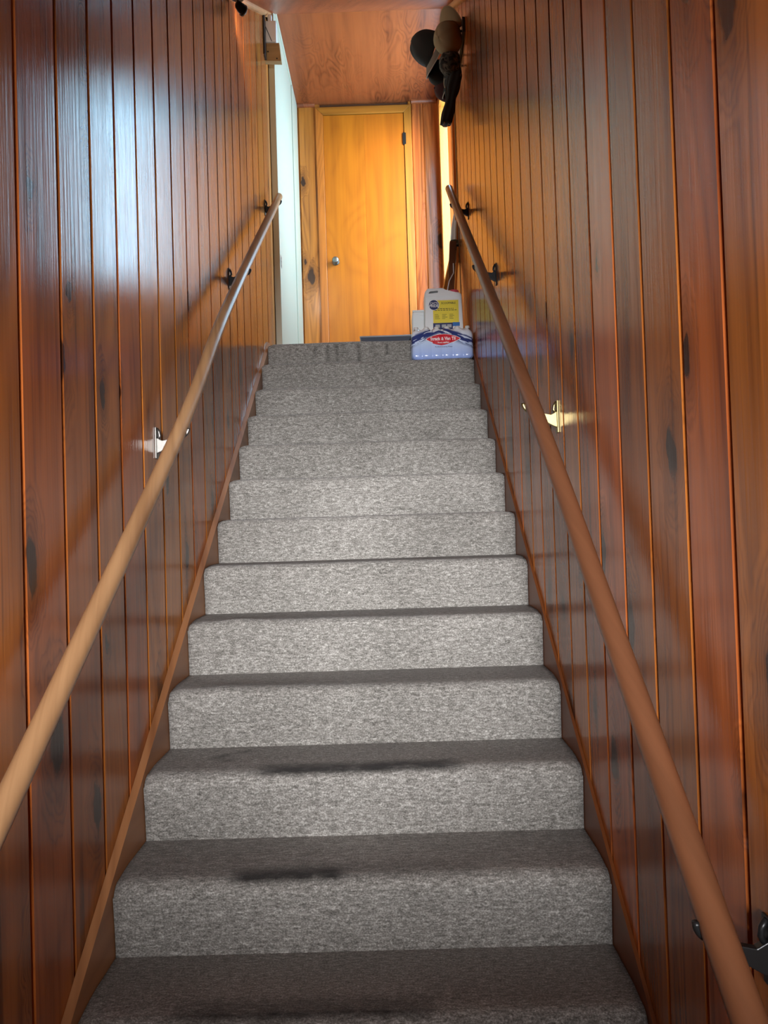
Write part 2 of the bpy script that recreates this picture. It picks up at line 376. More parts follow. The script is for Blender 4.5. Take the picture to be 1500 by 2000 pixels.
kn = link('knob', lathe_mesh('knob', [(0.031, 0), (0.031, 0.006), (0.012, 0.009), (0.011, 0.028), (0.022, 0.034), (0.029, 0.046), (0.028, 0.056), (0.020, 0.062), (0.004, 0.064)]), M['nickel'], d1, (-0.297, YB - 0.005, 3.395), True)
kn.rotation_euler = (math.pi / 2, 0, 0)
for z in (4.40, 2.62):
    h = tube('hinge', [(DX1 + 0.001, YB - 0.010, z), (DX1 + 0.001, YB - 0.010, z + 0.11)], 0.008, M['black_metal'], d1, 10)
    box('hinge_plate', (DX1 - 0.012, YB - 0.0185, z + 0.005), (DX1 + 0.016, YB - 0.0165, z + 0.105), M['black_metal'], d1)
# white door folded flat against the left wall of the landing
d2 = tag(empty('door_2', (XL, 5.9, LAND)), 'white painted door standing open along the left side of the landing', kind='structure')
box('door_leaf', (XL - 0.001, 5.285, LAND + 0.01), (-0.607, 6.25, ZC - 0.03), M['white'], d2, 0.002)
box('casing', (XL - 0.001, 6.255, LAND), (-0.598, YB - 0.002, ZC - 0.002), M['white'], d2, 0.004)
box('top_strip', (XL - 0.001, 5.285, ZC - 0.029), (-0.597, 6.25, ZC - 0.002), M['white'], d2, 0.004)
bx = box('latch_plate', (-0.6075, 5.31, 2.925), (-0.605, 5.36, 3.005), M['nickel'], d2, 0.0008)
for z in (2.935, 2.965, 2.99): tube('screw', [(-0.6055, 5.335, z), (-0.604, 5.335, z)], 0.004, M['black_metal'], d2, 8)
box('jamb_panel', (XL - 0.018, 5.172, LAND), (XL - 0.004, 5.285, ZC - 0.15), M['casing'], d2)
# ceilings
def slab_poly(name, pts, x0, x1, mat):
    o = prism(name, pts, 'x', x0, x1, mat); return tag(o, kind='structure')
slab_poly('ceiling', [(YC, ZC), (YB + 0.08, ZC), (YB + 0.08, ZC + 0.05), (YC, ZC + 0.05)], XL - 0.1, XR + 0.14, M['ply'])
slab_poly('ceiling', [(YLOW, 2.46), (YC, ZC), (YC, ZC + 0.05), (YLOW, 2.51)], XL - 0.1, XR + 0.14, M['ply'])
slab_poly('ceiling', [(YR, 2.46), (YLOW, 2.46), (YLOW, 2.51), (YR, 2.51)], XL - 0.1, XR + 0.1, M['plaster'])
# trims: ceiling mouldings and stair skirts
def quarter(r=0.022, n=5): return [(0, 0)] + [(r * math.cos(a * math.pi / 2 / n), -r * math.sin(a * math.pi / 2 / n)) for a in range(n + 1)]
V = []; F = []
def sweep(name, A, B, u, v, mat, r=0.024):
    q = quarter(r); A = Vector(A); B = Vector(B); u = Vector(u).normalized(); v = Vector(v).normalized(); n = len(q)
    V = [Vector((0, 0, 0)) + u * a + v * -b for a, b in q] + [B - A + u * a + v * -b for a, b in q]
    F = [tuple(range(n)), tuple(range(n, 2 * n))[::-1]] + [(i, (i + 1) % n, n + (i + 1) % n, n + i) for i in range(n)]
    return tag(link(name, mesh(name, V, F), mat, None, A), kind='structure')
sweep('trim_1', (XL, YLOW + 0.02, ceil_z(YLOW + 0.02)), (XL, YC - 0.12, ceil_z(YC - 0.12)), (1, 0, 0), (0, 0, -1), M['pine_trim'], 0.03)
sweep('trim_2', (XR, YLOW + 0.02, ceil_z(YLOW + 0.02)), (XR, YC - 0.25, ceil_z(YC - 0.25)), (-1, 0, 0), (0, 0, -1), M['pine_trim'], 0.03)
sweep('trim_3', (XL + 0.055, YB, ZC), (DX0 - cw - 0.004, YB, ZC), (0, -1, 0), (0, 0, -1), M['ply'], 0.026)
sweep('trim_4', (DX1 + cw + 0.004, YB, ZC), (XR - 0.02, YB, ZC), (0, -1, 0), (0, 0, -1), M['ply'], 0.026)
def skirt(name, x_wall, x_in, mat, ztop, drop_in):
    """stair skirt board: top follows the pitch, bottom hidden beside the steps"""
    ys = (1.20, 4.86); V = []
    for y in ys:
        z = ztop(y)
        V += [(x_wall, y, z), (x_in, y, z - drop_in), (x_in, y, z - 0.34), (x_wall, y, z - 0.34)]
    F = [(0, 1, 5, 4), (1, 2, 6, 5), (2, 3, 7, 6), (3, 0, 4, 7), (0, 3, 2, 1), (4, 5, 6, 7)]
    o = Vector(V[0]); return tag(link(name, mesh(name, [Vector(v) - o for v in V], F), mat, None, o), kind='structure')
skirt('trim_5', XL + 0.0006, -HW - 0.0015, M['pine_trim'], lambda y: 0.205 + 0.712 * (y - 1.943), 0.012)
skirt('trim_6', XR - 0.0006, HW + 0.0015, M['skirt'], lambda y: 0.195 + 0.735 * (y - 1.943), 0.003)
# floors
fl = box('floor', (XL - 0.1, YR, FLOOR - 0.05), (XR + 0.1, Y0 - 2 * T + 0.01, FLOOR), M['lower_floor']); tag(fl, kind='structure')
# rear wall behind the camera; its unseen opening is sized to shade the lowest steps
wr = tag(empty('wall_rear', (0, YR, FLOOR)), kind='structure')
EX0, EX1, EZ0, EZ1 = -0.42, 0.46, 0.93, 1.69
for lo, hi in (((XL - 0.1, YR - 0.1, FLOOR), (EX0, YR, 2.46)), ((EX1, YR - 0.1, FLOOR), (XR + 0.1, YR, 2.46)), ((EX0, YR - 0.1, FLOOR), (EX1, YR, EZ0)), ((EX0, YR - 0.1, EZ1), (EX1, YR, 2.46))):
    box('wall_panel', lo, hi, M['plaster'], wr)
w2 = tag(empty('light_opening', (0.17, YR, EZ0)), 'unseen entrance opening behind the camera, shaped to limit the daylight', kind='structure')
for lo, hi in (((EX0 - 0.06, YR, EZ0 - 0.06), (EX0, YR + 0.015, EZ1 + 0.06)), ((EX1, YR, EZ0 - 0.06), (EX1 + 0.035, YR + 0.015, EZ1 + 0.06)), ((EX0, YR, EZ0 - 0.06), (EX1, YR + 0.015, EZ0)), ((EX0, YR, EZ1), (EX1, YR + 0.015, EZ1 + 0.06))):
    box('window_frame', lo, hi, M['white'], w2)

# ------------------------------------------------------------------ carpeted stairs
stairs = tag(empty('carpeted_stairs', (0, Y0, FLOOR)), 'straight flight of stairs covered in grey-brown speckled carpet', 'stairs')
NX = 64
def g(x, c, s): return math.exp(-((x - c) / s) ** 2)
def band(x, a, b, soft=0.05):
    return 1 / (1 + math.exp(-(x - a) / soft * 4)) * 1 / (1 + math.exp((x - b) / soft * 4))
for i in range(-2, 12):
    yi = Y0 + i * T; z0, z1 = ZT[i], ZT[i + 1]; H = z1 - z0
    last = i == 11; y_end = (YB + 0.02) if last else yi + T + 0.02
    r = 0.034 if i <= 2 else (0.028 if i <= 5 else 0.020)
    prof = []                      # (y, z, kind) kind 0 riser, 1 nose, 2 tread
    for k in range(9):
        t = k / 8; prof.append((yi + 0.010 - 0.012 * t ** 1.5, z0 + (H - r) * t - (0.004 if k == 0 else 0), 0, t))
    for k in range(1, 8):
        a = math.pi / 2 * k / 7; prof.append((yi - 0.002 + r * (1 - math.cos(a)), z1 - r + r * math.sin(a), 1, k / 7))
    nt = 8
    for k in range(1, nt + 1):
        t = k / nt; prof.append((yi - 0.002 + r + (y_end - yi + 0.002 - r) * t, z1, 2, t))
    V = []; D = []
    for j in range(NX + 1):
        u = j / NX; x = -HW + 2 * HW * u; e = min(u, 1 - u) * 2 * HW
        for (y, z, kd, t) in prof:
            w = noise.noise(Vector((x * 2.6, i * 3.1, 0.2))) * 0.5 + noise.noise(Vector((x * 7.0, i * 5.3, 4.2))) * 0.25
            am = {0: 0.5 * t, 1: 1.0, 2: max(0, 1 - t * 2.5)}[kd]
            dy = -w * 0.007 * am; dz = w * 0.0055 * am if kd != 0 else 0
            if i in (2, 3):       # loose pleat on the left of the third and fourth steps
                b = g(x, -0.45, 0.05) * 0.008 + band(x, -0.45, 0.02, 0.15) * 0.004
                dy -= b * am; dz += b * am * 0.8
            if e < 0.05 and kd: dz -= (0.05 - e) ** 2 * 4.0 * (1 if kd == 1 else max(0, 1 - t * 3)); dy += (0.05 - e) ** 2 * 3 * (1 if kd == 1 else 0)
            zz = max(z + dz, z0 - 0.004)
            V.append((x, y + dy - yi, zz - z0))
            d = 0.0
            if kd == 2: d += 0.18
            if kd == 0 and t > 0.99: d += 0.0
            top = {0: 0, 1: 1 - abs(t - 0.85) * 1.9, 2: max(0, 1 - t * 5)}[kd]; top = max(0, top)
            if i == -1: d += top * 0.9 * band(x, -0.42, 0.16)
            if i == 0: d += min(1, top * 1.4) * 0.95 * (band(x, -0.34, -0.06) + 0.3 * band(x, -0.1, 0.3))
            if i == 1: d += min(1, top * 1.5) * 0.95 * band(x, -0.30, 0.28)
            if i == 2: d += top * 0.5 * (g(x, -0.45, 0.06) + 0.5 * band(x, -0.38, 0.05))
            if i == 3: d += top * 0.25 * band(x, -0.3, 0.2)
            if i == 1 and kd == 2 and 0.25 < t < 0.8: d += 0.55 * g(x, -0.40 + 0.05 * math.sin(t * 9), 0.022)
            if i == 11 and kd == 0:      # drips on the top riser
                for c, ln in ((-0.33, 0.4), (-0.26, 0.7), (-0.20, 0.75), (-0.15, 0.5), (-0.06, 0.95), (0.03, 0.6), (0.12, 0.45)):
                    if t > 1 - ln: d += 0.5 * g(x, c, 0.009)
            D.append(min(1, d))
    n = len(prof); F = []
    for j in range(NX):
        for k in range(n - 1): F.append((j * n + k, j * n + k + 1, (j + 1) * n + k + 1, (j + 1) * n + k))
    # underside so that the step is a closed solid
    b = len(V)
    for x in (-HW, HW): V += [(x, 0.010, -0.06), (x, y_end - yi, -0.06)]; D += [0, 0]
    F += [(b, b + 2, b + 3, b + 1), tuple([b] + [k for k in range(n)] + [b + 1])[::-1], tuple([b + 2] + [NX * n + k for k in range(n)] + [b + 3])]
    F.append(tuple([b] + [b + 2] + [NX * n] + [j * n for j in range(NX - 1, -1, -1)]))
    me = mesh('carpeted_step', V, F); at = me.attributes.new('dirt', 'FLOAT', 'POINT')
    for q, v in enumerate(D): at.data[q].value = v
    for p in me.polygons: p.use_smooth = True
    for q, p in enumerate(me.polygons):
        if len(p.vertices) > 4: p.use_smooth = False
    link('carpeted_step', me, M['carpet'], stairs, (0, yi, z0))

# ------------------------------------------------------------------ handrails
def handrail(pts, rad, mat, label, wall_x, sgn, brackets, metal_by_light):
    root = tag(empty('handrail', pts[0]), label, 'handrail', 'handrails along the stairwell')
    P = [Vector(p) for p in pts]; out = [P[0] + (P[1] - P[0]).normalized() * 0.004 * 0]
    fine = []
    Q = [P[0] * 2 - P[1]] + P + [P[-1] * 2 - P[-2]]
    for i in range(1, len(Q) - 2):
        for k in range(12):
            t = k / 12; a, b, c, d = Q[i - 1:i + 3]
            fine.append(0.5 * ((2 * b) + (c - a) * t + (2 * a - 5 * b + 4 * c - d) * t * t + (3 * b - a - 3 * c + d) * t ** 3))
    fine.append(P[-1])
    # ease the ends
    rr = [rad] * len(fine); d0 = (fine[1] - fine[0]).normalized(); d1 = (fine[-1] - fine[-2]).normalized()
    fine = [fine[0] - d0 * 0.006] + fine + [fine[-1] + d1 * 0.006]; rr = [rad * 0.8] + rr + [rad * 0.8]
    tube('rail', fine, rr, mat, root, 24)
    def at(y):
        for a, b in zip(P, P[1:]):
            if min(a.y, b.y) <= y <= max(a.y, b.y): return a.lerp(b, (y - a.y) / (b.y - a.y))
        return P[0] if abs(P[0].y - y) < abs(P[-1].y - y) else P[-1]
    for y, mt in zip(brackets, metal_by_light):
        c = at(y); d = (P[0] - P[-1]).normalized(); m_ = M[mt]
        zc = c.z - rad
        # wall plate, gusset, saddle under the rail, tip of the saddle
        b = prism('bracket', [(wall_x + sgn * 0.004, zc - 0.055), (wall_x + sgn * 0.004, zc - 0.004), (wall_x + sgn * 0.022, zc - 0.014), (c.x - sgn * 0.006, zc - 0.003), (c.x + sgn * 0.004, zc - 0.010), (wall_x + sgn * 0.016, zc - 0.050)], 'y', y - 0.007, y + 0.007, m_, root, bevel=0.0015)
        box('wall_plate', (min(wall_x, wall_x + sgn * 0.005), y - 0.014, zc - 0.072), (max(wall_x, wall_x + sgn * 0.005), y + 0.014, zc + 0.030), m_, b, 0.0015)
        tube('top_curl', [(wall_x + sgn * 0.004, y, zc + 0.026), (wall_x + sgn * 0.011, y, zc + 0.014), (wall_x + sgn * 0.013, y, zc + 0.002), (wall_x + sgn * 0.008, y, zc - 0.008)], 0.005, m_, b, 8)
        s0 = c + Vector((0, 0, -rad)) - d * 0.03; s1 = c + Vector((0, 0, -rad)) + d * 0.03
        tube('saddle', [s0, s1], 0.0055, m_, b, 8)
        pr = [c + Vector((math.sin(a) * (rad + 0.003) * sgn, 0, -math.cos(a) * (rad + 0.003))) for a in [q * 0.2 - 0.8 for q in range(13)]]
        tube('saddle_strap', pr, 0.006, m_, b, 8)
    return root
handrail([(-0.569, 5.035, 3.295), (-0.569, 3.267, 2.045), (-0.569, 2.491, 1.430), (-0.569, 1.284, 0.603), (-0.569, 0.80, 0.285)], 0.0235, M['rail'], 'light worn wooden handrail on the left wall', XL, 1, (4.93, 3.70, 2.46), ('black_metal', 'black_metal', 'nickel'))  # black metal on the two upper brackets paints in their backlit shade
handrail([(0.559, 4.98, 3.286), (0.559, 3.234, 2.046), (0.559, 2.302, 1.375), (0.559, 1.563, 0.803), (0.559, 1.052, 0.404), (0.559, 0.70, 0.13)], 0.0245, M['rail_red'], 'dark reddish wooden handrail on the right wall', XR, -1, (4.62, 3.58, 2.40, 1.14), ('black_metal', 'black_metal', 'brass', 'black_metal'))  # upper two brackets coloured black for the backlight, not for another metal

# ------------------------------------------------------------------ water bottle pack on the second step from the top
M['film'] = None
def film_mat():
    m, N, L, P = new_mat('printed_shrink_film')
    tc = nd(N, 'ShaderNodeTexCoord'); sp = nd(N, 'ShaderNodeSeparateXYZ'); L.new(tc.outputs['Object'], sp.inputs[0])
    X, Y, Z = sp.outputs
    # printed streaks that fall away from a peak in the middle of the pack
    ax = math_n(N, L, 'ABSOLUTE', math_n(N, L, 'ADD', X, 0.02))
    lev = math_n(N, L, 'ADD', Z, math_n(N, L, 'MULTIPLY', ax, 0.42))
    nz = nd(N, 'ShaderNodeTexNoise'); nz.inputs['Scale'].default_value = 1; nz.inputs['Detail'].default_value = 3; nz.inputs['Roughness'].default_value = 0.65
    cb = nd(N, 'ShaderNodeCombineXYZ'); L.new(math_n(N, L, 'MULTIPLY', lev, 75), cb.inputs[0]); L.new(math_n(N, L, 'MULTIPLY', X, 10), cb.inputs[1]); L.new(math_n(N, L, 'MULTIPLY', Y, 10), cb.inputs[2])
    L.new(cb.outputs[0], nz.inputs['Vector'])
    mr = nd(N, 'ShaderNodeMapRange'); mr.interpolation_type = 'SMOOTHSTEP'; L.new(lev, mr.inputs[0]); mr.inputs[1].default_value = 0.125; mr.inputs[2].default_value = 0.165; 
    mr3 = nd(N, 'ShaderNodeMapRange'); mr3.interpolation_type = 'SMOOTHSTEP'; L.new(lev, mr3.inputs[0]); mr3.inputs[1].default_value = 0.215; mr3.inputs[2].default_value = 0.195
    k = math_n(N, L, 'GREATER_THAN', nz.outputs[0], 0.47)
    k = math_n(N, L, 'MULTIPLY', math_n(N, L, 'MULTIPLY', k, mr.outputs[0]), mr3.outputs[0])
    low = ramp(N, L, math_n(N, L, 'MULTIPLY', Z, 5.2), [(0.0, (0.34, 0.47, 0.90)), (0.45, (0.56, 0.70, 0.95)), (0.8, (0.78, 0.85, 0.95)), (1.0, (0.85, 0.87, 0.87))])
    L.new(mixc(N, L, k, low, (0.035, 0.055, 0.20)), P.inputs['Base Color'])
    P.inputs['Roughness'].default_value = 0.18; P.inputs['Coat Weight'].default_value = 0.4
    return m
M['film'] = film_mat()
M['red'] = plain('red_print', (0.62, 0.02, 0.035), 0.3)
M['paper_white'] = plain('white_print', (0.85, 0.85, 0.85), 0.35)
M['navy'] = plain('navy_print', (0.02, 0.03, 0.12), 0.35)
M['clear_cap'] = plain('clear_cap', (0.72, 0.72, 0.70), 0.2)
PX0, PX1, PYF, PYB, PH = 0.262, 0.630, 4.506, 4.750, 0.196
PZ = ZT[11] + 0.001
pack = tag(empty('water_bottle_pack', ((PX0 + PX1) / 2, (PYF + PYB) / 2, PZ)), 'shrink-wrapped pack of water bottles with blue print and red oval on the stairs', 'bottle pack')
pcx, pcy = (PX0 + PX1) / 2, (PYF + PYB) / 2; ph_x, ph_y = (PX1 - PX0) / 2, (PYB - PYF) / 2
px_w, py_w = 2 * ph_x / 6, 2 * ph_y / 4
def film_in(z):      # how far the film is pulled in at height z
    if z < 0.02: return 0.010 * (1 - z / 0.02) ** 2
    if z > 0.135: return 0.020 * ((z - 0.135) / 0.055) ** 1.6
    return 0.0
def scal(s, w, z):   # scallop between neighbouring bottles
    q = abs(math.sin(math.pi * s / w)); return (1 - q) ** 1.5 * (0.007 if z < 0.05 else 0.0045)
def film_front(x, z):  # local y of the printed front at local x, z
    return -ph_y + film_in(z) + scal(x + ph_x, px_w, z)
V = []; F = []
zs = [0, 0.006, 0.014, 0.024, 0.04, 0.07, 0.10, 0.125, 0.14, 0.15, 0.158, 0.164]
ring = []
nxs, nys = 72, 48
for k in range(nxs): ring.append(('f', -ph_x + 2 * ph_x * k / nxs))
for k in range(nys): ring.append(('r', -ph_y + 2 * ph_y * k / nys))
for k in range(nxs): ring.append(('b', ph_x - 2 * ph_x * k / nxs))
for k in range(nys): ring.append(('l', ph_y - 2 * ph_y * k / nys))
def rp(side, s, z):
    i = film_in(z); rc = 0.026
    if side in 'fb': x, y = s * (1 - i / ph_x), (ph_y - i - scal(s + ph_x, px_w, z)) * (-1 if side == 'f' else 1)
    else: x, y = (ph_x - i - scal(s + ph_y, py_w, z)) * (1 if side == 'r' else -1), s * (1 - i / ph_y)
    dx, dy = abs(x) - (ph_x - i - rc), abs(y) - (ph_y - i - rc)
    if dx > 0 and dy > 0:
        m = math.hypot(dx, dy)
        if m > rc: x = math.copysign(ph_x - i - rc + dx * rc / m, x); y = math.copysign(ph_y - i - rc + dy * rc / m, y)
    return x, y
nr = len(ring)
for z in zs:
    for side, s in ring: x, y = rp(side, s, z); V.append((x, y, z))
for a in range(len(zs) - 1):
    for k in range(nr): F.append((a * nr + k, a * nr + (k + 1) % nr, (a + 1) * nr + (k + 1) % nr, (a + 1) * nr + k))
F.append(tuple(range(nr))[::-1])
# stretched film over the shoulders: shrink the last ring towards the middle with bumps over the caps
base = (len(zs) - 1) * nr; steps = 10; prev = base
for q in range(1, steps + 1):
    t = q / steps; st = len(V)
    for k in range(nr):
        x0, y0, z0 = V[base + k]; x, y = x0 * (1 - t), y0 * (1 - t)
        bx_ = ((x + ph_x) / px_w) % 1 - 0.5; by_ = ((y + ph_y) / py_w) % 1 - 0.5
        rr = math.hypot(bx_ * px_w, by_ * py_w)
        bump = max(0, 1 - (rr / 0.027) ** 2)
        V.append((x, y, 0.164 + (0.012 * min(1, t * 8)) + 0.020 * bump * min(1, t * 5)))
    for k in range(nr): F.append((prev + k, prev + (k + 1) % nr, st + (k + 1) % nr, st + k))
    prev = st
F.append(tuple(prev + k for k in range(nr)))
link('printed_film', mesh('printed_film', V, F), M['film'], pack, (pcx, pcy, PZ), True)
cap_me = lathe_mesh('bottle_cap', [(0.0135, 0), (0.014, 0.002), (0.014, 0.012), (0.012, 0.014), (0.002, 0.0142)], 14)
for a in range(6):
    for b in range(4):
        link('bottle_cap', cap_me if a + b else cap_me, None, pack, (pcx - ph_x + px_w * (a + 0.5), pcy - ph_y + py_w * (b + 0.5), PZ + 0.182), True)
cap_me.materials.append(M['clear_cap'])
def wrap(o, off):     # bend a flat print onto the film front (object space of pack front)
    for v in o.data.vertices:
        v.co.y = film_front(v.co.x, v.co.z) - off + v.co.y
def print_mesh(name, outline_fn, nx, nz, mat, off):
    V, F = outline_fn(nx, nz); o = link(name, mesh(name, V, F), mat, pack, (pcx, pcy, PZ)); wrap(o, off); return o
def oval(cx, cz, ra, rb):
    def fn(nx, nz):
        V = []; F = []
        for i in range(nx + 1):
            u = -1 + 2 * i / nx; hh = rb * max(0.0, 1 - abs(u) ** 1.7) ** 0.8
            for j in range(nz + 1): V.append((cx + u * ra, 0, cz + hh * (-1 + 2 * j / nz) + 0.006 * u * 0))
        for i in range(nx):
            for j in range(nz): F.append((i * (nz + 1) + j, (i + 1) * (nz + 1) + j, (i + 1) * (nz + 1) + j + 1, i * (nz + 1) + j + 1))
        return V, F
    return fn
print_mesh('white_oval', oval(0.005, 0.116, 0.104, 0.0315), 48, 6, M['paper_white'], 0.0006)
print_mesh('red_oval', oval(0.005, 0.116, 0.100, 0.0285), 48, 6, M['red'], 0.0011)
print_mesh('red_oval', oval(-0.005, 0.094, 0.055, 0.015), 30, 4, M['red'], 0.0009)
def film_text(body, size, x, z, mat, bold, off, sx=1.0):
    o = text('printed_text', body, size, (pcx, pcy, PZ), mat, pack, 0.0, bold, sx=sx)
    o.data.transform(Matrix.Rotation(math.pi / 2, 4, 'X')); o.rotation_euler = (0, 0, 0)
    o.data.transform(Matrix.Translation((x, 0, z))); wrap(o, off); return o
film_text('Strack & Van Til', 0.0265, 0.004, 0.117, M['paper_white'], 0.0007, 0.0018, 0.86)
film_text('food market', 0.0135, 0.006, 0.0945, M['paper_white'], 0.0003, 0.0018)
film_text('Purified Drinking Water', 0.0105, 0.008, 0.0695, M['navy'], 0.0001, 0.0012)

# ------------------------------------------------------------------ cat litter jug standing behind the pack
M['jug'] = plain('white_plastic', (0.86, 0.90, 0.90), 0.4, var=0.015, bscale=8)
M['jug_cap'] = plain('pink_cap', (0.62, 0.09, 0.14), 0.4)
M['yellow'] = plain('yellow_label', (0.88, 0.72, 0.05), 0.4)
M['blue'] = plain('blue_label', (0.02, 0.16, 0.50), 0.4)
M['grey_label'] = plain('grey_label', (0.42, 0.44, 0.45), 0.4)
M['olive_text'] = plain('olive_print', (0.16, 0.13, 0.01), 0.5)
JX, JY = 0.484, 4.880; JW, JH, JD = 0.242, 0.318, 0.155; JZ = LAND + 0.002
jug = tag(empty('litter_jug', (JX, JY, JZ)), 'tall white plastic jug with yellow label and pink cap behind the bottle pack', 'jug')
def boolean_mesh(name, base, cutters):
    o = bpy.data.objects.new('tmp', base); C.objects.link(o); cs = []
    for c in cutters:
        k = bpy.data.objects.new('tmpc', c); C.objects.link(k); cs.append(k)
        md = o.modifiers.new('b', 'BOOLEAN'); md.operation = 'DIFFERENCE'; md.object = k; md.solver = 'EXACT'
    me = bpy.data.meshes.new_from_object(o.evaluated_get(bpy.context.evaluated_depsgraph_get()))
    for k in [o] + cs: bpy.data.objects.remove(k)
    me.name = name; return me
def poly_prism_mesh(poly, y0, y1, bevel=0.0, seg=3):
    bm = bmesh.new(); A = [bm.verts.new((u, y0, v)) for u, v in poly]; B = [bm.verts.new((u, y1, v)) for u, v in poly]
    bm.faces.new(A); bm.faces.new(B[::-1]); n = len(poly)
    for i in range(n): bm.faces.new((A[i], B[i], B[(i + 1) % n], A[(i + 1) % n]))
    if bevel: bmesh.ops.bevel(bm, geom=list(bm.edges), offset=bevel, segments=seg, affect='EDGES', profile=0.5)
    bmesh.ops.recalc_face_normals(bm, faces=bm.faces)
    me = bpy.data.meshes.new('m'); bm.to_mesh(me); bm.free(); return me
w2_, d2_ = JW / 2, JD / 2
outline = [(-w2_ + 0.004, 0), (w2_ - 0.002, 0), (w2_, 0.03), (w2_ - 0.004, 0.285), (w2_ - 0.014, 0.303), (0.030, 0.303), (0.008, JH + 0.012), (-0.010, JH + 0.016), (-w2_ + 0.022, JH + 0.014), (-w2_ + 0.003, JH - 0.010), (-w2_, 0.03)]
slot = poly_prism_mesh([(-w2_ + 0.028, 0.297), (-w2_ + 0.088, 0.302), (-w2_ + 0.088, 0.315), (-w2_ + 0.036, 0.311)], -0.2, 0.2, 0.004)
thin = poly_prism_mesh([(-0.2, 0.268), (0.2, 0.285), (0.2, 0.5), (-0.2, 0.5)], -0.2, -d2_ + 0.028)
thin2 = poly_prism_mesh([(-0.2, 0.268), (0.012, 0.276), (0.012, 0.5), (-0.2, 0.5)], d2_ - 0.028, 0.2)
body = boolean_mesh('jug_body', poly_prism_mesh(outline, -d2_, d2_, 0.011), [slot])
link('jug_body', body, M['jug'], jug, (JX, JY, JZ))
for z in (0.268, 0.277):
    prism('moulded_rib', [(JX - w2_ + 0.010, JZ + z), (JX + w2_ - 0.012, JZ + z + 0.003), (JX + w2_ - 0.012, JZ + z + 0.006), (JX - w2_ + 0.010, JZ + z + 0.003)], 'y', JY - d2_ - 0.002, JY - d2_ + 0.004, M['jug'], jug)
lid = link('jug_cap', lathe_mesh('jug_cap', [(0.030, 0), (0.034, 0.002), (0.034, 0.018), (0.031, 0.022), (0.010, 0.023)], 28), M['jug_cap'], jug, (JX + 0.072, JY, JZ + 0.312), True)
link('jug_neck', lathe_mesh('jug_neck', [(0.036, 0), (0.032, 0.012)], 24), M['jug'], jug, (JX + 0.072, JY, JZ + 0.300), True)
YF = JY - d2_
def lab(name, x0, x1, z0, z1, mat, k=1, parent=jug):
    z0 += 0.020; z1 += 0.020; return box(name, (JX + x0, YF - 0.0008 * k, JZ + z0), (JX + x1, YF + 0.002, JZ + z1), mat, parent)
lab('label', -0.072, 0.100, 0.040, 0.242, M['paper_white'], 1)
lab('label_panel', -0.068, 0.094, 0.088, 0.232, M['yellow'], 2)
lab('label_strip', -0.070, 0.060, 0.046, 0.088, M['navy'], 2)
for x in (-0.056, -0.016, 0.018): lab('label_box', x, x + 0.028, 0.058, 0.078, M['grey_label'], 3)
lab('label_strip', 0.054, 0.098, 0.066, 0.090, M['blue'], 3); lab('label_strip', 0.054, 0.098, 0.046, 0.065, M['paper_white'], 3)
def disc(name, x, z, r, mat, k):
    me = lathe_mesh(name, [(r, 0), (r, 0.0008 * k + 0.001)], 28); o = link(name, me, mat, jug, (JX + x, YF + 0.001, JZ + z)); o.rotation_euler = (math.pi / 2, 0, 0); return o
disc('round_badge', -0.062, 0.223, 0.034, M['paper_white'], 3); disc('round_badge', -0.062, 0.223, 0.031, M['navy'], 4); 
text('badge_text', "CAT'S", 0.0185, (JX - 0.062, YF - 0.0042, JZ + 0.233), M['paper_white'], jug, 0.0004, 0.0004)
text('badge_text', 'PRIDE', 0.0225, (JX - 0.062, YF - 0.0042, JZ + 0.216), M['paper_white'], jug, 0.0004, 0.0005)
text('label_text', 'SCOOPABLE', 0.0165, (JX + 0.030, YF - 0.0024, JZ + 0.233), M['olive_text'], jug, 0.0004, 0.0004)
for z, x0, x1 in ((0.176, -0.058, 0.062), (0.166, -0.058, 0.080)):
    x = x0
    while x < x1:
        w = random.uniform(0.008, 0.02); lab('print_line', x, min(x + w, x1), z, z + 0.0045, M['olive_text'], 3); x += w + 0.004
for x0 in (-0.058, -0.012, 0.034):
    for q in range(4): lab('print_line', x0, x0 + random.uniform(0.018, 0.034), 0.140 - q * 0.0085, 0.1425 - q * 0.0085, M['olive_text'], 3)

# second, smaller white container
tubx, tuby = 0.352, 5.06
tub = tag(empty('plastic_tub', (tubx, tuby, LAND)), 'small plain white plastic tub half hidden left of the yellow-labelled jug', 'tub')
tb = poly_prism_mesh([(-0.062, 0), (0.062, 0), (0.062, 0.225), (0.054, 0.243), (-0.054, 0.243), (-0.062, 0.225)], -0.06, 0.06, 0.008)
tb = boolean_mesh('tub_body', tb, [poly_prism_mesh([(-0.044, 0.03), (0.044, 0.03), (0.044, 0.215), (-0.044, 0.215)], -0.2, -0.056)])
link('tub_body', tb, M['jug'], tub, (tubx, tuby, LAND + 0.001))
box('tub_lid', (tubx - 0.058, tuby - 0.055, LAND + 0.2445), (tubx + 0.058, tuby + 0.055, LAND + 0.256), M['jug'], tub, 0.004)
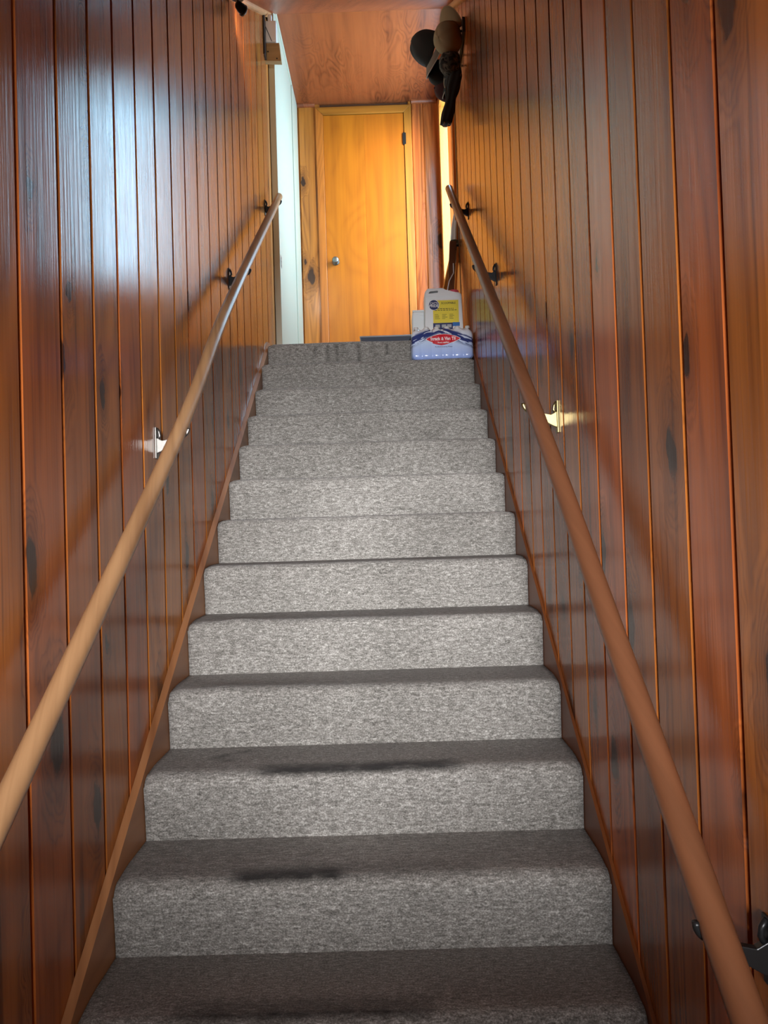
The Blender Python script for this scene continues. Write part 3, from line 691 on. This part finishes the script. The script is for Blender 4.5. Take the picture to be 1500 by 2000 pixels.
# shallow tray on the landing floor
M['tray'] = plain('slate_plastic', (0.09, 0.10, 0.13), 0.45)
M['tray_rim'] = plain('pale_rim', (0.42, 0.43, 0.46), 0.4)
tx0, tx1, ty0, ty1, tz = -0.05, 0.275, 4.845, 5.30, LAND + 0.001
tray = tag(empty('boot_tray', ((tx0 + tx1) / 2, (ty0 + ty1) / 2, LAND)), 'low slate-grey plastic tray with a pale rim on the landing in front of the door', 'tray')
bm = bmesh.new(); lv = [(0.03, 0.0), (0.0, 0.045), (0.008, 0.047), (0.036, 0.006)]
rings_ = []
for ins, z in lv:
    rings_.append([bm.verts.new((x - (tx0 + tx1) / 2, y - (ty0 + ty1) / 2, z)) for x, y in ((tx0 + ins, ty0 + ins), (tx1 - ins, ty0 + ins), (tx1 - ins, ty1 - ins), (tx0 + ins, ty1 - ins))])
bm.faces.new(rings_[0][::-1]); bm.faces.new(rings_[-1])
for a, b in zip(rings_, rings_[1:]):
    for k in range(4): bm.faces.new((a[k], a[(k + 1) % 4], b[(k + 1) % 4], b[k]))
obj_bm('tray_body', bm, M['tray'], tray, ((tx0 + tx1) / 2, (ty0 + ty1) / 2, tz))
tube('tray_rim', [(tx0, ty0, tz + 0.048), (tx1, ty0, tz + 0.048), (tx1, ty1, tz + 0.048), (tx0, ty1, tz + 0.048), (tx0, ty0, tz + 0.048)], 0.005, M['tray_rim'], tray, 8)

# ------------------------------------------------------------------ things in the corner by the landing window
plank = tag(empty('leaning_plank', (0.60, 5.16, LAND)), 'dark brown wooden plank leaning in the corner by the window', 'plank')
def bar(name, A, B, w, d, mat, parent):
    A = Vector(A); B = Vector(B); t = (B - A).normalized(); u = Vector((1, 0, 0)); u = (u - t * u.dot(t)).normalized(); v = t.cross(u)
    V = [Vector((0, 0, 0)) + q + u * a * w / 2 + v * b * d / 2 for q in (Vector((0, 0, 0)), B - A) for a, b in ((-1, -1), (1, -1), (1, 1), (-1, 1))]
    F = [(3, 2, 1, 0), (4, 5, 6, 7)] + [(k, (k + 1) % 4, 4 + (k + 1) % 4, 4 + k) for k in range(4)]
    return link(name, mesh(name, V, F), mat, parent, A)
bar('plank_face', (0.532, 5.12, LAND + 0.004), (0.598, 5.24, 3.03), 0.045, 0.020, M['brown'], plank)
bar('plank_edge', (0.563, 5.12, LAND + 0.004), (0.629, 5.24, 2.99), 0.014, 0.020, M['casing'], plank)
M['cloth'] = plain('white_cloth', (0.72, 0.76, 0.80), 0.9, bump=0.3, bscale=60)
M['olive'] = plain('olive_webbing', (0.035, 0.038, 0.022), 0.85, bump=0.4, bscale=300)
def folded(name, path, rads, mat, parent, lobes=5, amp=0.22, twist=0.0, n=30, flat=1.0):
    V = []; F = []; P = [Vector(p) for p in path]; o = P[0]
    m = 26
    def interp(l, t):
        q = t * (len(l) - 1); i = min(int(q), len(l) - 2); return l[i] * (1 - (q - i)) + l[i + 1] * (q - i)
    for a in range(m + 1):
        t = a / m; c = interp(P, t); r = interp(rads, t)
        for k in range(n):
            q = 2 * math.pi * k / n; rr = r * (1 + amp * math.sin(lobes * q + twist * t) + 0.12 * noise.noise(Vector((math.cos(q) * 2, math.sin(q) * 2, t * 5))))
            V.append(c - o + Vector((math.cos(q) * rr, math.sin(q) * rr * flat, 0)))
    for a in range(m):
        for k in range(n): F.append((a * n + k, a * n + (k + 1) % n, (a + 1) * n + (k + 1) % n, (a + 1) * n + k))
    F.append(tuple(range(n))[::-1]); F.append(tuple(m * n + k for k in range(n)))
    return link(name, mesh(name, V, F), mat, parent, o, True)
bundle = tag(empty('cloth_bundle', (0.612, 5.30, 2.94)), 'rolled white cloth held by an olive strap at the window edge', 'cloth bundle')
folded('cloth', [(0.604, 5.30, 2.90), (0.612, 5.30, 3.05), (0.622, 5.30, 3.17), (0.634, 5.30, 3.30)], [0.014, 0.026, 0.022, 0.006], M['cloth'], bundle, 4, 0.16, 1.0)
tube('strap', [(0.612, 5.295, 2.985), (0.613, 5.295, 3.0), (0.615, 5.295, 3.04), (0.616, 5.295, 3.055)], [0.031, 0.037, 0.037, 0.032], M['olive'], bundle, 20)
tube('strap', [(0.588, 5.26, 2.972), (0.612, 5.252, 3.000), (0.640, 5.262, 3.03)], 0.010, M['olive'], bundle, 10)
box('buckle', (0.609, 5.244, 3.012), (0.633, 5.250, 3.020), M['nickel'], bundle, 0.001)
cord_pts = [(0.600, 5.27, 2.93), (0.592, 5.20, 2.86), (0.578, 5.05, 2.75), (0.540, 4.96, 2.67), (0.522, 4.90, 2.60), (0.516, 4.875, JZ + 0.312)]
cord = tube('white_cord', cord_pts, 0.0035, M['cloth'], None, 8); tag(cord, 'thin white cord hanging from the strap down to the jug', 'cord')

# ------------------------------------------------------------------ small things at the ceiling
ch = tag(empty('chime_box', (-0.61, 5.13, 4.39)), 'white plastic box on a plywood block above the left wall end', 'chime box')
bm = bmesh.new(); add_box(bm, (-0.045, -0.02, 0), (0.045, 0.02, 0.148))
obj_bm('housing', bm, M['paper_white'], ch, (-0.610, 5.13, 4.392), True, 0.010, 3)
bm = bmesh.new(); add_box(bm, (-0.014, -0.015, 0), (0.012, 0.015, 0.055))
obj_bm('tab', bm, M['paper_white'], ch, (-0.610, 5.135, 4.535), True, 0.006, 2)
tube('wire', [(-0.652, 5.108, 4.525), (-0.640, 5.106, 4.50), (-0.598, 5.106, 4.392)], 0.0022, M['black'], ch, 6)
blk = prism('plywood_block', [(-0.676, 4.388), (-0.556, 4.388), (-0.545, 4.262), (-0.655, 4.268)], 'y', 5.12, 5.162, M['raw']); tag(blk, 'pale plywood block under the white box at the left wall end', 'wood block')
blk.location.x += 0.006
bk = box('gap_shade', (XL + 0.0005, 5.05, 4.27), (XL + 0.012, 5.118, 4.56), M['black'], None, 0.002); tag(bk, 'thin black strip standing in for the shaded gap beside the white box', 'bracket')  # dark strip painted in for the shade of the gap
for x, z in ((-0.628, 4.33), (-0.568, 4.28)): tube('screw', [(x, 5.121, z), (x, 5.117, z)], 0.005, M['black_metal'], blk, 8)
sy_ = 3.93; szc = ceil_z(sy_)
spot = tag(empty('spot_lamp', (-0.612, sy_, szc)), 'small black and chrome lamp fitting at the left edge of the sloping ceiling', 'lamp')
st_ = link('base', lathe_mesh('base', [(0.030, -0.012), (0.034, -0.008), (0.034, 0.012)], 20), M['black_metal'], spot, (-0.610, sy_, szc - 0.012), True)
tube('stem', [(-0.610, sy_, szc - 0.02), (-0.608, sy_ - 0.004, szc - 0.05)], 0.007, M['nickel'], spot, 10)
tube('head', [(-0.612, sy_ - 0.03, szc - 0.070), (-0.606, sy_ - 0.024, szc - 0.071), (-0.590, sy_ - 0.002, szc - 0.078), (-0.582, sy_ + 0.010, szc - 0.082)], [0.012, 0.020, 0.026, 0.027], M['black_metal'], spot, 16)
tube('ring', [(-0.585, sy_ + 0.006, szc - 0.081), (-0.580, sy_ + 0.012, szc - 0.082)], 0.029, M['nickel'], spot, 18)

ld = bpy.data.lights.new('spot_lamp_fill', 'SPOT'); ld.energy = 14; ld.spot_size = math.radians(125); ld.spot_blend = 0.8; ld.shadow_soft_size = 0.025; ld.color = (1.0, 0.93, 0.82)  # fill light added at the fitting to brighten the white box and caps
lo_ = bpy.data.objects.new('spot_lamp_fill', ld); C.objects.link(lo_); lo_.parent = spot; lo_.location = Vector((-0.566, sy_ + 0.02, szc - 0.085)) - spot.location
lo_.rotation_euler = Vector((0.30, 1.0, 0.35)).to_track_quat('-Z', 'Y').to_euler()

# ------------------------------------------------------------------ hats on the right wall
M['khaki'] = plain('khaki_twill', (0.34, 0.27, 0.16), 0.9, bump=0.3, bscale=500, var=0.12)
M['khaki_l'] = plain('khaki_piping', (0.42, 0.34, 0.22), 0.9)
M['charcoal'] = plain('charcoal_twill', (0.022, 0.023, 0.022), 0.9, bump=0.3, bscale=500, var=0.2)
M['grey_twill'] = plain('grey_twill', (0.19, 0.17, 0.14), 0.9, bump=0.3, bscale=500, var=0.15)
M['maroon'] = plain('maroon_twill', (0.045, 0.010, 0.010), 0.9, bump=0.3, bscale=500, var=0.2)
M['pipe_white'] = plain('white_piping', (0.62, 0.56, 0.48), 0.8)
def camo():
    m, N, L, P = new_mat('camouflage_twill'); tc = nd(N, 'ShaderNodeTexCoord'); nz = nd(N, 'ShaderNodeTexNoise')
    nz.inputs['Scale'].default_value = 28; nz.inputs['Detail'].default_value = 1; L.new(tc.outputs['Object'], nz.inputs['Vector'])
    r = N.new('ShaderNodeValToRGB'); r.color_ramp.interpolation = 'CONSTANT'; e = r.color_ramp.elements
    e[0].color = (0.012, 0.012, 0.011, 1); e[1].position = 0.46; e[1].color = (0.06, 0.055, 0.045, 1)
    k = e.new(0.56); k.color = (0.15, 0.14, 0.115, 1); k = e.new(0.64); k.color = (0.03, 0.03, 0.024, 1)
    L.new(nz.outputs[0], r.inputs[0]); L.new(r.outputs[0], P.inputs['Base Color']); P.inputs['Roughness'].default_value = 0.9; return m
M['camo'] = camo()
def cap_hat(label, loc, apex, bill_dir, crown, bill, piping, size=1.0, seed=0):
    root = empty('baseball_cap', loc); tag(root, label, 'cap', 'caps hanging in a bunch on the right wall')
    Z = Vector(apex).normalized(); Yv = Vector(bill_dir); Yv = (Yv - Z * Yv.dot(Z)).normalized(); Xv = Yv.cross(Z)
    Rm = Matrix((Xv, Yv, Z)).transposed(); root.rotation_mode = 'QUATERNION'; root.rotation_quaternion = Rm.to_quaternion()
    def part(name, me, mat, thick=0.0, smooth=True):
        me.materials.append(mat); o = bpy.data.objects.new(name, me); C.objects.link(o); o.parent = root
        if smooth:
            for p in me.polygons: p.use_smooth = True
        if thick: s = o.modifiers.new('solid', 'SOLIDIFY'); s.thickness = thick; s.offset = -1
        return o
    a, b, h = 0.080 * size, 0.094 * size, 0.115 * size; nu, nv = 48, 12; V = []; F = []
    for j in range(nv + 1):
        th = math.pi / 2 * (1 - j / nv * 0.97)
        for i in range(nu):
            u = 2 * math.pi * i / nu
            seam = 1 - 0.018 * math.exp(-((((u + math.pi / 6) % (math.pi / 3)) - math.pi / 6) / 0.09) ** 2)
            w = 1 + 0.045 * noise.noise(Vector((math.cos(u) * 1.5 + seed, math.sin(u) * 1.5, j * 0.22)))
            V.append((a * math.cos(u) * math.sin(th) ** 0.85 * seam * w, b * math.sin(u) * math.sin(th) ** 0.85 * seam * w, h * math.cos(th) * w))
    for j in range(nv):
        for i in range(nu): F.append((j * nu + i, j * nu + (i + 1) % nu, (j + 1) * nu + (i + 1) % nu, (j + 1) * nu + i))
    F.append(tuple(nv * nu + i for i in range(nu)))
    part('crown', mesh('crown', V, F), M[crown], 0.003)
    part('button', lathe_mesh('button', [(0.008, h * 0.985), (0.007, h * 0.985 + 0.005), (0.002, h * 0.985 + 0.007)], 12), M[bill])
    V = []; F = []; na, ns = 24, 8; edge = []
    for i in range(na + 1):
        q = math.radians(-68 + 136 * i / na)
        for j in range(ns + 1):
            s = j / ns; x = a * 1.0 * math.sin(q) * (1 + 0.08 * s); y = b * math.cos(q) + 0.078 * size * s * max(0, math.cos(q * 1.25)) ** 0.6
            z = 0.004 - (x / a) ** 2 * 0.030 * size * (0.4 + 0.6 * s) - 0.006 * s
            V.append((x, y, z))
            if j == ns: edge.append((x, y, z - 0.001))
    for i in range(na):
        for j in range(ns): F.append((i * (ns + 1) + j, i * (ns + 1) + j + 1, (i + 1) * (ns + 1) + j + 1, (i + 1) * (ns + 1) + j))
    part('bill', mesh('bill', V, F), M[bill], 0.0035)
    if piping: part('bill_edge', tube_mesh('bill_edge', edge, 0.0026, 8), M[piping])
    part('sweatband', tube_mesh('sweatband', [(a * 0.965 * math.cos(2 * math.pi * i / 40), b * 0.965 * math.sin(2 * math.pi * i / 40), 0.006) for i in range(41)], 0.004, 8), M[crown])
    return root
cap_hat('khaki cap on top of the bunch with its bill turned upward', (0.560, 4.58, 4.020), (-0.66, -0.68, -0.30), (0.10, 0.05, 1.0), 'khaki', 'khaki', 'khaki_l', 1.06, 1)
cap_hat('large black cap bulging out furthest left of the bunch', (0.452, 4.71, 4.045), (-0.95, -0.30, 0.25), (-0.15, -0.25, -1.0), 'charcoal', 'grey_twill', 'pipe_white', 1.17, 5)
cap_hat('camouflage cap below the khaki cap', (0.565, 4.61, 3.885), (-0.60, -0.72, -0.10), (-0.35, 0.1, -1.0), 'camo', 'camo', 'khaki_l', 0.80, 9)
cap_hat('black cap with a white-edged bill pointing down', (0.535, 4.77, 3.925), (-0.9, -0.1, 0.12), (-0.15, -0.10, -1.0), 'charcoal', 'charcoal', 'pipe_white', 0.92, 13)
cap_hat('dark maroon cap lowest in the bunch with a pale bill edge', (0.575, 4.80, 3.845), (-0.92, -0.05, 0.05), (-0.05, -0.05, -1.0), 'maroon', 'maroon', 'pipe_white', 0.90, 17)
bag = tag(empty('black_pouch', (0.58, 4.62, 3.88)), 'twisted black cloth pouch hanging below the caps', 'pouch')
folded('pouch_body', [(0.592, 4.62, 3.90), (0.582, 4.62, 3.82), (0.566, 4.62, 3.74), (0.556, 4.62, 3.68), (0.538, 4.62, 3.60), (0.520, 4.62, 3.525)], [0.022, 0.044, 0.042, 0.027, 0.037, 0.034], M['charcoal'], bag, 6, 0.13, 3.0)
tube('drawstring', [(0.512, 4.60, 3.53), (0.503, 4.59, 3.505), (0.508, 4.59, 3.490), (0.522, 4.59, 3.492), (0.533, 4.595, 3.512), (0.545, 4.60, 3.505), (0.552, 4.60, 3.520)], 0.0028, M['pipe_white'], bag, 8)
rack = tag(empty('hook_rail', (XR, 4.68, 4.0)), 'black hook rail on the right wall carrying the caps', 'hook rail')
box('rail_board', (XR - 0.016, 4.46, 3.99), (XR - 0.0005, 4.92, 4.08), M['black'], rack, 0.003)
for y in (4.52, 4.64, 4.76, 4.87):
    tube('hook', [(XR - 0.014, y, 4.03), (XR - 0.05, y, 4.035), (XR - 0.075, y, 4.055), (XR - 0.08, y, 4.08)], 0.006, M['black_metal'], rack, 8)
